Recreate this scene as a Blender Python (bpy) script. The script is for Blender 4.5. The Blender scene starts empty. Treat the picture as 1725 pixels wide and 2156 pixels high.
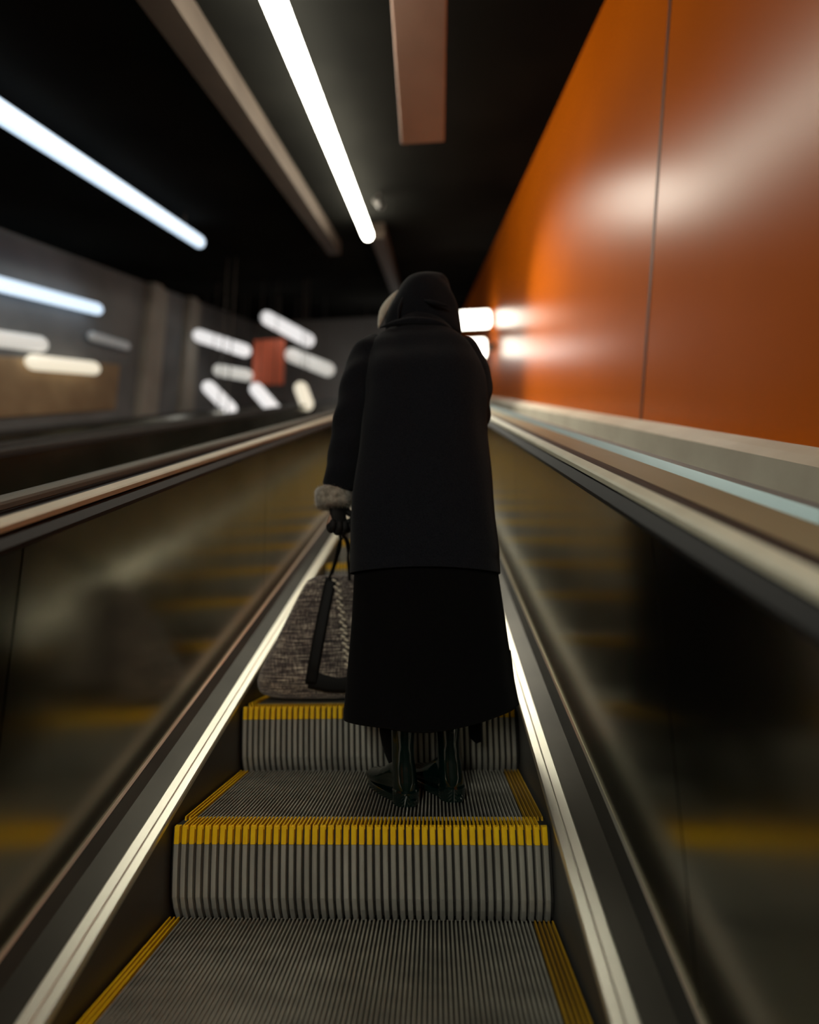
import bpy, bmesh, math, random
from mathutils import Vector, Matrix, noise
random.seed(7)
S = bpy.context.scene
COL = S.collection
# ------------------------------------------------------------------ camera, world, exposure
F, PITCH, YAW, ROLL = 1017.03, .2019, -.0477, -.0195
CAM = Vector((.1995, 0, .5003))
D0, RISE, RUN = 1.2753, .1978, .405          # nosing of the step the person stands on, step rise and going
SL = RISE / RUN
W2 = .4327                                    # half width of the cleated tread
cd = bpy.data.cameras.new('camera'); cam = bpy.data.objects.new('camera', cd); COL.objects.link(cam)
S.camera = cam
cd.sensor_fit = 'HORIZONTAL'; cd.sensor_width = 36; cd.lens = F / 1725 * 36
cd.clip_start = .02; cd.clip_end = 200
def _basis():
    cy, sy = math.cos(YAW), math.sin(YAW); cp, sp = math.cos(PITCH), math.sin(PITCH)
    def w(x, y, z): return Vector((x * cy + y * sy, -x * sy + y * cy, z))
    right = w(1, 0, 0); fwd = w(0, cp, sp); up = w(0, -sp, cp)
    c, s = math.cos(ROLL), math.sin(ROLL)     # image rotated by ROLL (clockwise on screen, y down)
    r2 = right * c + up * s
    u2 = up * c - right * s
    return r2, u2, fwd
R_, U_, F_ = _basis()
cam.matrix_world = Matrix(((R_.x, U_.x, -F_.x, CAM.x), (R_.y, U_.y, -F_.y, CAM.y), (R_.z, U_.z, -F_.z, CAM.z), (0, 0, 0, 1)))
cd.dof.use_dof = True
cd.dof.focus_distance = 1.25
APERTURE = .025
cd.dof.aperture_fstop = (cd.lens / 1000) / APERTURE
S.view_settings.view_transform = 'Standard'; S.view_settings.look = 'None'
S.view_settings.gamma = 1; S.view_settings.use_curve_mapping = False
S.view_settings.exposure = 0.35
wd = bpy.data.worlds.new('world'); S.world = wd; wd.use_nodes = True
wd.node_tree.nodes['Background'].inputs[0].default_value = (.6, .6, .5, 1)
wd.node_tree.nodes['Background'].inputs[1].default_value = .004

SPOT_POWER = 330

def ray(px, py):
    return F_ + R_ * ((px - 862.5) / F) - U_ * ((py - 1078) / F)
def at_y(px, py, Y):
    v = ray(px, py); return CAM + v * (Y / v.y)
def at_x(px, py, X):
    v = ray(px, py); return CAM + v * ((X - CAM.x) / v.x)
def at_z(px, py, Z):
    v = ray(px, py); return CAM + v * ((Z - CAM.z) / v.z)
def at_h(px, py, H):                          # point at height H above the nosing line
    v = ray(px, py); k = v.z - SL * v.y
    return CAM + v * ((H - (CAM.z + SL * D0)) / k)
def nose(y): return SL * (y - D0)

# ------------------------------------------------------------------ materials
def mat(name, col=(.5, .5, .5), rough=.5, metal=0., emit=0., ecol=None, coat=0., spec=.5, coat_rough=.05, sheen=0.):
    m = bpy.data.materials.new(name); m.use_nodes = True
    b = m.node_tree.nodes['Principled BSDF']
    b.inputs['Base Color'].default_value = (*col, 1); b.inputs['Roughness'].default_value = rough
    b.inputs['Metallic'].default_value = metal; b.inputs['Specular IOR Level'].default_value = spec
    if coat: b.inputs['Coat Weight'].default_value = coat; b.inputs['Coat Roughness'].default_value = coat_rough
    if sheen: b.inputs['Sheen Weight'].default_value = sheen; b.inputs['Sheen Roughness'].default_value = .6
    if emit:
        b.inputs['Emission Color'].default_value = (*(ecol or col), 1); b.inputs['Emission Strength'].default_value = emit
    return m
def noisy(m, c1, c2, scale=20, stretch=(1, 1, 1), bump=0., rough=None, detail=6, lo=.3, hi=.7, dist=.01):
    nt = m.node_tree; b = nt.nodes['Principled BSDF']; N = nt.nodes.new; L = nt.links.new
    tc = N('ShaderNodeTexCoord'); mp = N('ShaderNodeMapping'); mp.inputs['Scale'].default_value = stretch
    nz = N('ShaderNodeTexNoise'); nz.inputs['Scale'].default_value = scale; nz.inputs['Detail'].default_value = detail
    rp = N('ShaderNodeValToRGB'); rp.color_ramp.elements[0].position = lo; rp.color_ramp.elements[1].position = hi
    rp.color_ramp.elements[0].color = (*c1, 1); rp.color_ramp.elements[1].color = (*c2, 1)
    L(tc.outputs['Object'], mp.inputs[0]); L(mp.outputs[0], nz.inputs[0]); L(nz.outputs[0], rp.inputs[0]); L(rp.outputs[0], b.inputs['Base Color'])
    if bump:
        bp = N('ShaderNodeBump'); bp.inputs['Strength'].default_value = bump; bp.inputs['Distance'].default_value = dist
        L(nz.outputs[0], bp.inputs['Height']); L(bp.outputs[0], b.inputs['Normal'])
    if rough:
        mr = N('ShaderNodeMapRange'); mr.inputs[3].default_value = rough[0]; mr.inputs[4].default_value = rough[1]
        L(nz.outputs[0], mr.inputs[0]); L(mr.outputs[0], b.inputs['Roughness'])
    return m
M = {}
M['alu'] = noisy(mat('ribbed_aluminium', metal=.45, rough=.42), (.34, .34, .30), (.56, .56, .49), 9, (1, 3, 1), .0, (.34, .5))
M['alu_riser'] = noisy(mat('riser_aluminium', metal=.45, rough=.42), (.32, .32, .285), (.50, .50, .445), 14, (1, 1, .3), .0, (.36, .55))
M['groove'] = mat('groove_dark', (.015, .014, .012), .8)  # near-black body between the ribs
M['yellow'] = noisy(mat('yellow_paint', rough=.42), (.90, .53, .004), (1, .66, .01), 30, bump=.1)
M['yellow_shaded'] = noisy(mat('shaded_yellow_side', rough=.5), (.30, .16, .01), (.62, .38, .02), 18, (1, .2, 1))  # darker yellow: shade on the right side strip put into the colour
M['skirt'] = noisy(mat('skirt_steel', metal=.5, rough=.5), (.11, .11, .105), (.17, .17, .16), 6, (1, .3, 1))
M['chrome'] = noisy(mat('bright_trim', metal=.85, rough=.36), (.82, .80, .68), (.92, .90, .78), 4, (1, .3, 1))
M['deck_dark'] = noisy(mat('dark_inner_deck', metal=.6, rough=.35), (.03, .028, .022), (.05, .046, .036), 5)
M['panel'] = noisy(mat('balustrade_steel', metal=1., rough=.33), (.36, .35, .30), (.48, .465, .395), 2.5, (1, 1, 1), 0, (.15, .24))
M['rail'] = noisy(mat('handrail_strip', rough=.5), (.62, .60, .47), (.72, .70, .56), 12)
M['rubber'] = noisy(mat('black_handrail_rubber', rough=.6), (.022, .021, .018), (.032, .030, .026), 12)
M['deck'] = noisy(mat('outer_deck_steel', metal=.9, rough=.4), (.30, .29, .24), (.42, .40, .33), 3, (1, .3, 1))
M['deck_sheen'] = noisy(mat('deck_lamp_sheen', rough=.45), (.26, .245, .15), (.34, .32, .20), 3, (1, .3, 1))  # the lamp's reflection on the steel outer deck, put into a cream base colour
M['rail_dim'] = mat('dim_rail', (.17, .175, .15), .6)
M['blue_rail'] = mat('blue_grey_rail', (.22, .32, .34), .35, .3)
M['ledge'] = noisy(mat('cream_ledge', rough=.4), (.55, .50, .40), (.68, .64, .52), 5)
M['black'] = mat('black_paint', (.008, .008, .008), .6)
M['ceiling'] = noisy(mat('dark_ceiling', rough=1., spec=.0), (.009, .0088, .008), (.014, .0136, .012), 1.2)
M['beam'] = noisy(mat('brown_beam', rough=.8), (.42, .27, .21), (.5, .33, .26), 3)
M['greybeam'] = noisy(mat('grey_brown_tray', rough=.8), (.045, .030, .020), (.065, .046, .032), 3)
M['orange'] = noisy(mat('orange_panel', rough=.28, spec=.31), (.48, .096, .0), (.54, .110, .0), 1.5)
M['joint'] = mat('panel_joint', (.10, .02, .002), .5)
M['wall_left'] = noisy(mat('dim_grey_wall', rough=.8), (.15, .16, .165), (.26, .265, .265), .8)
M['back'] = noisy(mat('back_concrete', rough=.8), (.20, .19, .18), (.28, .27, .26), .8)
M['brownwall'] = noisy(mat('warm_board', rough=.7), (.30, .20, .11), (.42, .30, .17), 2.5)
M['concrete'] = noisy(mat('concrete', rough=.85), (.08, .078, .07), (.13, .125, .11), 3)
M['column'] = noisy(mat('column_render', rough=.8), (.36, .34, .29), (.46, .44, .38), 2)
M['redsign'] = mat('red_board', (.95, .22, .11), .6)
def lampmat(n, c, s): return mat(n, (.8, .8, .8), .4, emit=s, ecol=c)
M['lamp_main'] = lampmat('lamp_warm_white', (1, .96, .80), 20)
M['lamp_back'] = lampmat('lamp_neutral_white', (1, .96, .82), 48)
M['lamp_blue'] = lampmat('lamp_cool_white', (.62, .80, 1), .95)
M['lamp_white'] = lampmat('lamp_white', (1, .98, .97), .62)
M['lamp_cream'] = lampmat('lamp_cream', (1, .90, .68), .6)
M['lamp_dim'] = lampmat('lamp_dim', (.9, .88, .8), .42)
M['lamp_landing_fill'] = lampmat('landing_fill_white', (1, .97, .92), 9)
M['lamp_sign'] = lampmat('lightbox', (1, .94, .80), 5)
M['housing'] = mat('lamp_housing', (.12, .11, .10), .5, .3)
# clothing
M['coat'] = noisy(mat('charcoal_wool', rough=.95, spec=.1, sheen=.06), (.0036, .0046, .0074), (.0098, .0115, .0155), 260, bump=.5, dist=.0015)
M['skirt_cloth'] = noisy(mat('black_skirt_cloth', rough=.95, spec=.06, sheen=.02), (.002, .002, .0022), (.004, .004, .0045), 200, bump=.25, dist=.001)
M['fur'] = noisy(mat('grey_fur', rough=.9, spec=.2, sheen=.5), (.17, .155, .12), (.46, .43, .36), 55, bump=.8, dist=.004)
M['fleece'] = noisy(mat('cream_fleece', rough=.9, sheen=.5), (.55, .52, .42), (.72, .69, .58), 80, bump=.6, dist=.003)
M['boot'] = noisy(mat('dark_green_rubber', rough=.12, coat=.5, coat_rough=.03), (.0008, .007, .0056), (.0012, .0095, .0076), 10)
M['glove'] = mat('black_glove', (.004, .004, .004), .8)
M['skin'] = mat('skin', (.45, .28, .2), .55)
M['hair'] = mat('hair', (.10, .07, .05), .6)
M['strap'] = mat('black_leather_strap', (.004, .004, .004), .6, spec=.2)
M['buckle'] = mat('bright_clip', (.75, .78, .78), .25, .6)
M['stitch'] = mat('cream_stitch', (.75, .68, .54), .6)
def tweed():
    m = mat('tweed', rough=.85, sheen=.3); nt = m.node_tree; b = nt.nodes['Principled BSDF']; N = nt.nodes.new; L = nt.links.new
    tc = N('ShaderNodeTexCoord')
    outs = []
    for st, sc in (((9, 9, 260), 1.3), ((150, 150, 30), 1.3)):
        mp = N('ShaderNodeMapping'); mp.inputs['Scale'].default_value = st
        nz = N('ShaderNodeTexNoise'); nz.inputs['Scale'].default_value = sc; nz.inputs['Detail'].default_value = 4; nz.inputs['Roughness'].default_value = .65
        L(tc.outputs['Object'], mp.inputs[0]); L(mp.outputs[0], nz.inputs[0]); outs.append(nz)
    m1 = N('ShaderNodeMath'); m1.operation = 'MULTIPLY'; L(outs[0].outputs[0], m1.inputs[0]); m1.inputs[1].default_value = .36
    mx = N('ShaderNodeMath'); mx.operation = 'MULTIPLY_ADD'; L(outs[1].outputs[0], mx.inputs[0]); mx.inputs[1].default_value = .18; L(m1.outputs[0], mx.inputs[2])
    rp = N('ShaderNodeValToRGB'); e = rp.color_ramp.elements
    e[0].position = .235; e[0].color = (.014, .010, .011, 1); e[1].position = .345; e[1].color = (.85, .76, .60, 1)
    k = e.new(.282); k.color = (.13, .10, .09, 1)
    L(mx.outputs[0], rp.inputs[0]); L(rp.outputs[0], b.inputs['Base Color'])
    bp = N('ShaderNodeBump'); bp.inputs['Strength'].default_value = .9; bp.inputs['Distance'].default_value = .004
    L(mx.outputs[0], bp.inputs['Height']); L(bp.outputs[0], b.inputs['Normal'])
    return m
M['tweed'] = tweed()

# ------------------------------------------------------------------ mesh helpers
def wloc(o):
    l = Vector(o.location)
    while o.parent is not None:
        o = o.parent; l += o.location
    return l
class MB:
    def __init__(s): s.v = []; s.f = []
    def add(s, v, f):
        o = len(s.v); s.v += [tuple(p) for p in v]; s.f += [tuple(i + o for i in q) for q in f]; return s
    def box(s, a, b):
        (x0, y0, z0), (x1, y1, z1) = a, b
        return s.add([(x0,y0,z0),(x1,y0,z0),(x1,y1,z0),(x0,y1,z0),(x0,y0,z1),(x1,y0,z1),(x1,y1,z1),(x0,y1,z1)],
                     [(0,3,2,1),(4,5,6,7),(0,1,5,4),(1,2,6,5),(2,3,7,6),(3,0,4,7)])
    def incl(s, prof, y0, y1, n=1):
        """closed profile (x, height above nosing line) run along the incline"""
        k = len(prof); v = []; f = []
        for i in range(n + 1):
            y = y0 + (y1 - y0) * i / n
            v += [(x, y, h + nose(y)) for x, h in prof]
        for i in range(n):
            for j in range(k):
                a = i * k + j; b = i * k + (j + 1) % k
                f.append((a, b, b + k, a + k))
        f.append(tuple(range(k - 1, -1, -1))); f.append(tuple(n * k + j for j in range(k)))
        return s.add(v, f)
    def tube(s, pts, rad, seg=12, cap=True, ref=None):
        """rings round a path; rad is a number, list of numbers or list of (a, b)"""
        pts = [Vector(p) for p in pts]; n = len(pts); v = []; f = []
        if not isinstance(rad, (list, tuple)): rad = [rad] * n
        up = Vector(ref) if ref else None
        for i, p in enumerate(pts):
            t = (pts[min(i + 1, n - 1)] - pts[max(i - 1, 0)]).normalized()
            if up is None:
                up = Vector((0, 0, 1)) if abs(t.z) < .9 else Vector((0, 1, 0))
            a = (up - t * up.dot(t)).normalized(); b = t.cross(a)
            r = rad[i]; ra, rb = r if isinstance(r, (tuple, list)) else (r, r)
            for j in range(seg):
                g = 2 * math.pi * j / seg
                v.append(p + a * (math.cos(g) * ra) + b * (math.sin(g) * rb))
        for i in range(n - 1):
            for j in range(seg):
                f.append((i*seg+j, i*seg+(j+1) % seg, (i+1)*seg+(j+1) % seg, (i+1)*seg+j))
        if cap: f.append(tuple(range(seg - 1, -1, -1))); f.append(tuple((n-1)*seg+j for j in range(seg)))
        return s.add(v, f)
    def capsule(s, p, q, r, seg=16):
        p = Vector(p); q = Vector(q); t = (q - p).normalized(); P = []; Rr = []
        for k in range(0, 6):
            g = math.pi / 2 * k / 5; P.append(p - t * r * math.cos(g)); Rr.append(max(r * math.sin(g), r * .02))
        for k in range(0, 6):
            g = math.pi / 2 * k / 5; P.append(q + t * r * math.sin(g)); Rr.append(max(r * math.cos(g), r * .02))
        return s.tube(P, Rr, seg)
    def loft(s, rings, cap=True):
        n = len(rings[0]); v = [p for r in rings for p in r]; f = []
        for i in range(len(rings) - 1):
            for j in range(n):
                f.append((i*n+j, i*n+(j+1) % n, (i+1)*n+(j+1) % n, (i+1)*n+j))
        if cap: f.append(tuple(range(n - 1, -1, -1))); f.append(tuple((len(rings)-1)*n+j for j in range(n)))
        return s.add(v, f)
    def build(s, name, m, parent=None, smooth=False, loc=None, sub=0, bevel=0):
        me = bpy.data.meshes.new(name)
        o = bpy.data.objects.new(name, me); COL.objects.link(o)
        off = Vector(loc) if loc is not None else Vector((0, 0, 0))
        me.from_pydata([tuple(Vector(p) - off) for p in s.v], [], s.f); me.update()
        bm = bmesh.new(); bm.from_mesh(me); bmesh.ops.recalc_face_normals(bm, faces=bm.faces); bm.to_mesh(me); bm.free()
        for mm in (m if isinstance(m, list) else [m]): me.materials.append(M[mm] if isinstance(mm, str) else mm)
        if smooth:
            for p in me.polygons: p.use_smooth = True
        o.location = off
        if parent is not None:
            o.parent = parent; o.location = off - wloc(parent)
        if bevel:
            b = o.modifiers.new('bevel', 'BEVEL'); b.width = bevel; b.segments = 2; b.limit_method = 'ANGLE'
        if sub:
            b = o.modifiers.new('sub', 'SUBSURF'); b.levels = sub; b.render_levels = sub
        return o
def tag(o, label=None, cat=None, group=None, kind=None):
    if label: o['label'] = label
    if cat: o['category'] = cat
    if group: o['group'] = group
    if kind: o['kind'] = kind
    return o
def empty(name, loc=(0, 0, 0)):
    o = bpy.data.objects.new(name, None); COL.objects.link(o); o.location = loc; o.empty_display_size = .1; return o
def struct(o, label=None): return tag(o, label, None, None, 'structure')

# ------------------------------------------------------------------ the setting
YB, YE = -3.0, 12.0                           # lower and upper ends of the incline built
HC = 3.45                                     # ceiling above the nosing line
XR, XL = 1.27, -5.0
ZT = nose(YE)
m = MB().incl([(XL-.2, -1.3), (1.6, -1.3), (1.6, -1.0), (XL-.2, -1.0)], YB, YE)
struct(m.build('floor', 'concrete'), 'dark concrete slope under the escalators')
m = MB().box((XL-.2, YE, ZT-1.3), (1.6, 20, ZT-.02))
struct(m.build('floor_upper_landing', 'concrete'), 'concrete floor of the upper landing')
m = MB().incl([(XL-.2, HC), (1.6, HC), (1.6, HC+.25), (XL-.2, HC+.25)], YB, 20)
struct(m.build('ceiling', 'ceiling'), 'near-black sloping ceiling over the escalators')
m = MB().incl([(XR, -1.0), (XR+.2, -1.0), (XR+.2, HC), (XR, HC)], YB, 20)
wr = struct(m.build('wall_right', 'orange'), 'glossy orange wall running up beside the escalator')
b0 = at_x(1350, 880, XR); t0 = at_x(1412, 0, XR)      # joint between the wall's panels, square to the slope
jd = (t0 - b0); jv = []
for x_ in (XR-.0015, XR+.01):
    for p_, w_ in ((b0 - jd*.02, -.014), (b0 - jd*.02, .014), (b0 + jd*1.05, .014), (b0 + jd*1.05, -.014)):
        jv.append((x_, p_.y + w_, p_.z))
MB().add(jv, [(0,1,2,3),(4,7,6,5),(0,4,5,1),(1,5,6,2),(2,6,7,3),(3,7,4,0)]).build('panel_joint', 'joint', wr)
m = MB().incl([(XL-.2, -1.0), (XL, -1.0), (XL, HC), (XL-.2, HC)], YB, 20)
struct(m.build('wall_left', 'wall_left'), 'dim grey wall at the far left of the hall')
m = MB().box((XL, 20, ZT-1), (XR, 20.2, nose(20)+HC+.2))
struct(m.build('wall_back', 'back'), 'grey end wall of the upper landing')
m = MB().box((XL, YB-.2, nose(YB)-1.3), (XR, YB, nose(YB)+HC+.2))
struct(m.build('wall_front', 'concrete'), 'wall at the foot of the escalators')

m = MB().box((XL, 13.0, nose(13)-1.0), (-.96, 13.15, nose(13)+HC))  # wall added to catch lamp light as the grey glow behind the far lamps
struct(m.build('wall_glow_catcher', 'back'), 'added grey wall catching light as the glow at the top left of the hall')
# ------------------------------------------------------------------ step geometry (shared by every step)
def comb(x0, x1, pitch, rib, y0, y1, ztop, zbot):
    """ribs along y between x0 and x1"""
    m = MB(); n = int(round((x1 - x0) / pitch)); pitch = (x1 - x0) / n
    for i in range(n):
        c = x0 + (i + .5) * pitch; h = rib / 2
        a = h * .75
        prof = [(c - h, zbot), (c - a, ztop), (c + a, ztop), (c + h, zbot)]
        v = [(x, y0, z) for x, z in prof] + [(x, y1, z) for x, z in prof]
        m.add(v, [(0, 1, 5, 4), (1, 2, 6, 5), (2, 3, 7, 6), (0, 3, 2, 1), (4, 5, 6, 7)])
    return m
def riser_y(t):                               # t 0..1 from the nosing down; the riser bows out, then curves back
    return -.004 + .016 * t * t + (.0 if t < .85 else (t - .85) * .08)
def riser_ribs(x0, x1, pitch, rib, t0, t1, depth=.011, n=6):
    m = MB(); k = int(round((x1 - x0) / pitch)); pitch = (x1 - x0) / k
    for i in range(k):
        c = x0 + (i + .5) * pitch; h = rib / 2; v = []; f = []
        for j in range(n + 1):
            t = t0 + (t1 - t0) * j / n; y = riser_y(t); z = -t * RISE - .002
            v += [(c - h, y + depth, z), (c - h * .8, y + .001, z), (c - h*.35, y, z), (c + h*.35, y, z), (c + h * .8, y + .001, z), (c + h, y + depth, z)]
        for j in range(n):
            for q in range(5):
                a = j * 6 + q; f.append((a, a + 1, a + 7, a + 6))
        f.append((0, 5, 4, 3, 2, 1)); f.append(tuple(n * 6 + q for q in range(6)))
        m.add(v, f)
    return m
PT = .0094; SIDE = .014
XS = W2 + .022                                # full half width of a step
def mesh_parts():
    parts = {}
    m = comb(-W2 + SIDE, W2 - .032, PT, .0042, .048, RUN + .004, 0, -.009)
    parts['tread'] = m
    m = riser_ribs(-XS + .004, XS - .004, 2 * PT, .0138, .2, 1.08)
    parts['riser'] = m
    m = MB()                                   # solid body under the ribs
    m.box((-XS, .02, -.02), (XS, RUN + .012, -.009))
    v = []; f = []; n = 10
    for j in range(n + 1):
        t = .02 + 1.02 * j / n; y = riser_y(t) + .0105; z = -t * RISE - .003
        v += [(-XS, y, z), (XS, y, z), (XS, y + .02, z), (-XS, y + .02, z)]
    for j in range(n):
        for q in range(4):
            a = j * 4 + q; b = j * 4 + (q + 1) % 4; f.append((a, b, b + 4, a + 4))
    f += [(3, 2, 1, 0), tuple(n * 4 + q for q in range(4))]
    m.add(v, f); parts['body'] = m
    m = comb(-W2 + .002, W2, PT, .0046, -.001, .047, .0006, -.009)
    m2 = riser_ribs(-XS + .004, XS - .004, 2 * PT, .0146, .0, .195, n=3)
    m.add(m2.v, m2.f); parts['yellow_edge'] = m
    m = comb(-XS + .003, -W2 + SIDE - .002, PT, .0046, .048, RUN + .004, .0006, -.009)
    parts['side_l'] = m
    m = comb(W2 - .031, XS - .003, PT, .0046, .048, RUN + .004, .0006, -.009)
    parts['side_r'] = m
    return parts
SP = mesh_parts()
esc = tag(empty('escalator', (0, D0, 0)), 'escalator with ribbed grey steps edged in yellow, carrying the person in the long coat', 'escalator')
# bring step meshes together: tread, riser and body are one mesh with two materials
def step_mesh():
    me = bpy.data.meshes.new('step'); V = []; Fc = []; mi = []
    for k, idx in (('tread', 0), ('riser', 1), ('body', 2)):
        o = len(V); V += SP[k].v; Fc += [tuple(i + o for i in q) for q in SP[k].f]; mi += [idx] * len(SP[k].f)
    me.from_pydata(V, [], Fc)
    for n_ in ('alu', 'alu_riser', 'groove'): me.materials.append(M[n_])
    me.polygons.foreach_set('material_index', mi); me.update()
    bm = bmesh.new(); bm.from_mesh(me); bmesh.ops.recalc_face_normals(bm, faces=bm.faces); bm.to_mesh(me); bm.free()
    return me
me_step = step_mesh()
step0 = None
for i in range(-3, 26):
    y = D0 + i * RUN; z = i * RISE
    if step0 is None:
        st = bpy.data.objects.new('step', me_step); COL.objects.link(st); st.parent = esc; st.location = (0, y - D0, z)
        e1 = SP['yellow_edge'].build('yellow_edge', 'yellow', st); e2 = SP['side_l'].build('yellow_side_strip', 'yellow', st); e3 = SP['side_r'].build('yellow_side_strip', 'yellow_shaded', st)
        for e in (e1, e2, e3): e.location = (0, 0, 0)
        step0 = (st, (e1, e2, e3))
    else:
        st = step0[0].copy(); COL.objects.link(st); st.parent = esc; st.location = (0, y - D0, z)
        for e in step0[1]:
            c = e.copy(); COL.objects.link(c); c.parent = st
    
Y0, Y1 = -1.2, 11.6
def side(sgn, parent, x0=0., mats=('skirt', 'chrome', 'deck_dark', 'panel', 'rail'), full=True):
    """one balustrade: skirt, bright trim, inner deck, panels, handrail; sgn is the side"""
    X = lambda a: x0 + sgn * a
    P = lambda pr: [(X(a), h) for a, h in pr]
    lift = .028
    MB().incl(P([(XS+.004, -.42), (XS+.02, -.42), (XS+.02, lift-.012), (XS+.004, lift-.012)]), Y0, Y1).build('skirt_panel', mats[0], parent)
    MB().incl(P([(XS+.002, lift-.014), (XS+.002, lift-.004), (XS+.005, lift+.0015), (XS+.022, lift+.0060), (XS+.024, lift+.0055), (XS+.026, lift+.0075), (XS+.045, lift+.0125), (XS+.048, lift+.010), (XS+.048, lift-.014)]), Y0, Y1).build('bright_trim', mats[1], parent)
    MB().incl(P([(XS+.048, lift-.012), (XS+.048, lift+.009), (XS+.10, lift+.024), (XS+.13, lift+.045), (XS+.13, lift-.012)]), Y0, Y1).build('inner_deck', mats[2], parent)
    MB().incl(P([(XS+.124, lift+.0435), (XS+.129, lift+.050), (XS+.134, lift+.0455)]), Y0, Y1).build('deck_seam_strip', mats[1], parent)
    cuts = [Y0, .9, 2.22, 4.6, 7., 9.3, Y1]
    for a, b in zip(cuts[:-1], cuts[1:]):
        MB().incl(P([(XS+.132, lift+.04), (XS+.150, lift+.04), (XS+.165, .83), (XS+.147, .83)]), a + .002, b - .002).build('balustrade_panel', mats[3], parent)
    MB().incl(P([(XS+.122, .83), (XS+.200, .83), (XS+.200, .862), (XS+.140, .862), (XS+.122, .84)]), Y0, Y1).build('handrail_track', 'black', parent)
    MB().incl(P([(XS+.136, .868), (XS+.136, .880), (XS+.140, .885), (XS+.157, .894), (XS+.157, .868)]), Y0, Y1).build('handrail_strip', mats[4], parent)
    pr = []
    for k in range(9):
        g = math.pi * k / 8; pr.append((XS + .186 - .030 * math.cos(g), .872 + .016 * math.sin(g)))
    pr += [(XS+.216, .863), (XS+.156, .863)]
    MB().incl(P(pr), Y0, Y1, 1).build('handrail', 'rubber', parent, smooth=False)
side(-1, esc); side(1, esc)
# outer decks of this escalator
MB().incl([(.685, .70), (.80, .70), (.80, .865), (.685, .872)], Y0, Y1).build('outer_deck', 'deck_sheen', esc)
MB().incl([(-.68, .60), (-.80, .60), (-.80, .68), (-.68, .68)], Y0, Y1).build('outer_deck', 'deck_dark', esc)
# rail and ledge between escalator and orange wall
t = MB().incl([(.845, .845), (.86, .868), (.89, .868), (.905, .845), (.89, .825), (.86, .825)], YB, YE)
t = t.build('guide_rail', 'blue_rail'); tag(t, 'slim blue-grey rail running between the right handrail and the orange wall', 'rail')
t = MB().incl([(.842, -1.0), (.91, -1.0), (.91, .825), (.84, .825)], YB, YE).build('trim_1', 'black'); struct(t, 'dark parapet carrying the blue-grey rail')
t = MB().incl([(.91, -1.0), (XR, -1.0), (XR, .70), (.91, .70)], YB, YE).build('trim_2', 'deck_dark'); struct(t, 'dark channel at the foot of the orange wall')
t = MB().incl([(1.17, .70), (XR, .70), (XR, .895), (1.215, .88), (1.17, .862)], YB, YE).build('trim_3', 'ledge'); struct(t, 'cream ledge along the foot of the orange wall')

# neighbouring escalators on the left: balustrades and steps seen as dark runs
def plain_side(x, parent, sg, rm='rail_dim'):
    MB().incl([(x-.012, .0), (x+.012, .0), (x+.012, .83), (x-.012, .83)], Y0, Y1).build('balustrade_panel', 'panel', parent)
    pr = []
    for k in range(9):
        g = math.pi * k / 8; pr.append((x - .024 * math.cos(g), .862 + .02 * math.sin(g)))
    pr += [(x+.024, .846), (x-.024, .846)]
    MB().incl(pr, Y0, Y1).build('handrail', rm, parent, bevel=.003)
    MB().incl([(x-.03, .83), (x+.03, .83), (x+.03, .846), (x-.03, .846)], Y0, Y1).build('handrail_track', 'black', parent)
for k, (xa, xb, lab) in enumerate(((-2.02, -.86, 'neighbouring escalator just left of the bright-trimmed one'), (-3.5, -2.34, 'escalator farthest left, nearest the dim grey wall'))):
    e = tag(empty('escalator', ((xa+xb)/2, D0, 0)), lab, 'escalator')
    plain_side(xb, e, -1, 'rail_dim' if k == 0 else 'rubber'); plain_side(xa, e, 1, 'rubber')
    MB().incl([(xa+.012, -.2), (xa+.14, -.2), (xa+.14, .03), (xa+.012, .08)], Y0, Y1).build('inner_deck', 'deck_dark', e)
    MB().incl([(xb-.012, -.2), (xb-.14, -.2), (xb-.14, .03), (xb-.012, .08)], Y0, Y1).build('inner_deck', 'deck_dark', e)
    mm = MB()
    for i in range(-5, 25):
        y = D0 + i * RUN + .13; z = i * RISE + nose(D0+.13)
        mm.box((xa+.145, y, z-.2), (xb-.145, y+RUN+.01, z-.06))
    mm.build('step_band', 'alu', e)
    MB().incl([(xa-.02-.15, .6), (xa-.02, .6), (xa-.02, .78), (xa-.17, .78)], Y0, Y1).build('outer_deck', 'deck_dark', e)

# ------------------------------------------------------------------ columns and boards on the left
def column(px, w, label, x=XL+.12):
    p = at_x(px, 700, x); y = p.y
    o = MB().box((x-.14, y-w/2, nose(y)-1.0), (x+.02, y+w/2, nose(y)+HC)).build('column', 'column', bevel=.02)
    tag(o, label, 'column', None)
column(330, .5, 'dim pilaster on the left wall behind the upper blue-white lamp')
column(408, .45, 'pale pilaster on the left wall below the end of the blue-white lamp')
column(578, .7, 'faint far pilaster on the left wall above the slanted white lamp')
p0 = at_x(0, 790, XL+.03); p1 = at_x(240, 870, XL+.03)
bd = MB()
ya, yb = p0.y-1.2, p1.y
bd.incl([(XL+.001, .95), (XL+.05, .95), (XL+.05, 1.75), (XL+.001, 1.75)], ya, yb)
tag(bd.build('wall_board', 'brownwall', bevel=.01), 'large warm brown board low on the left wall', 'board')

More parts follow.
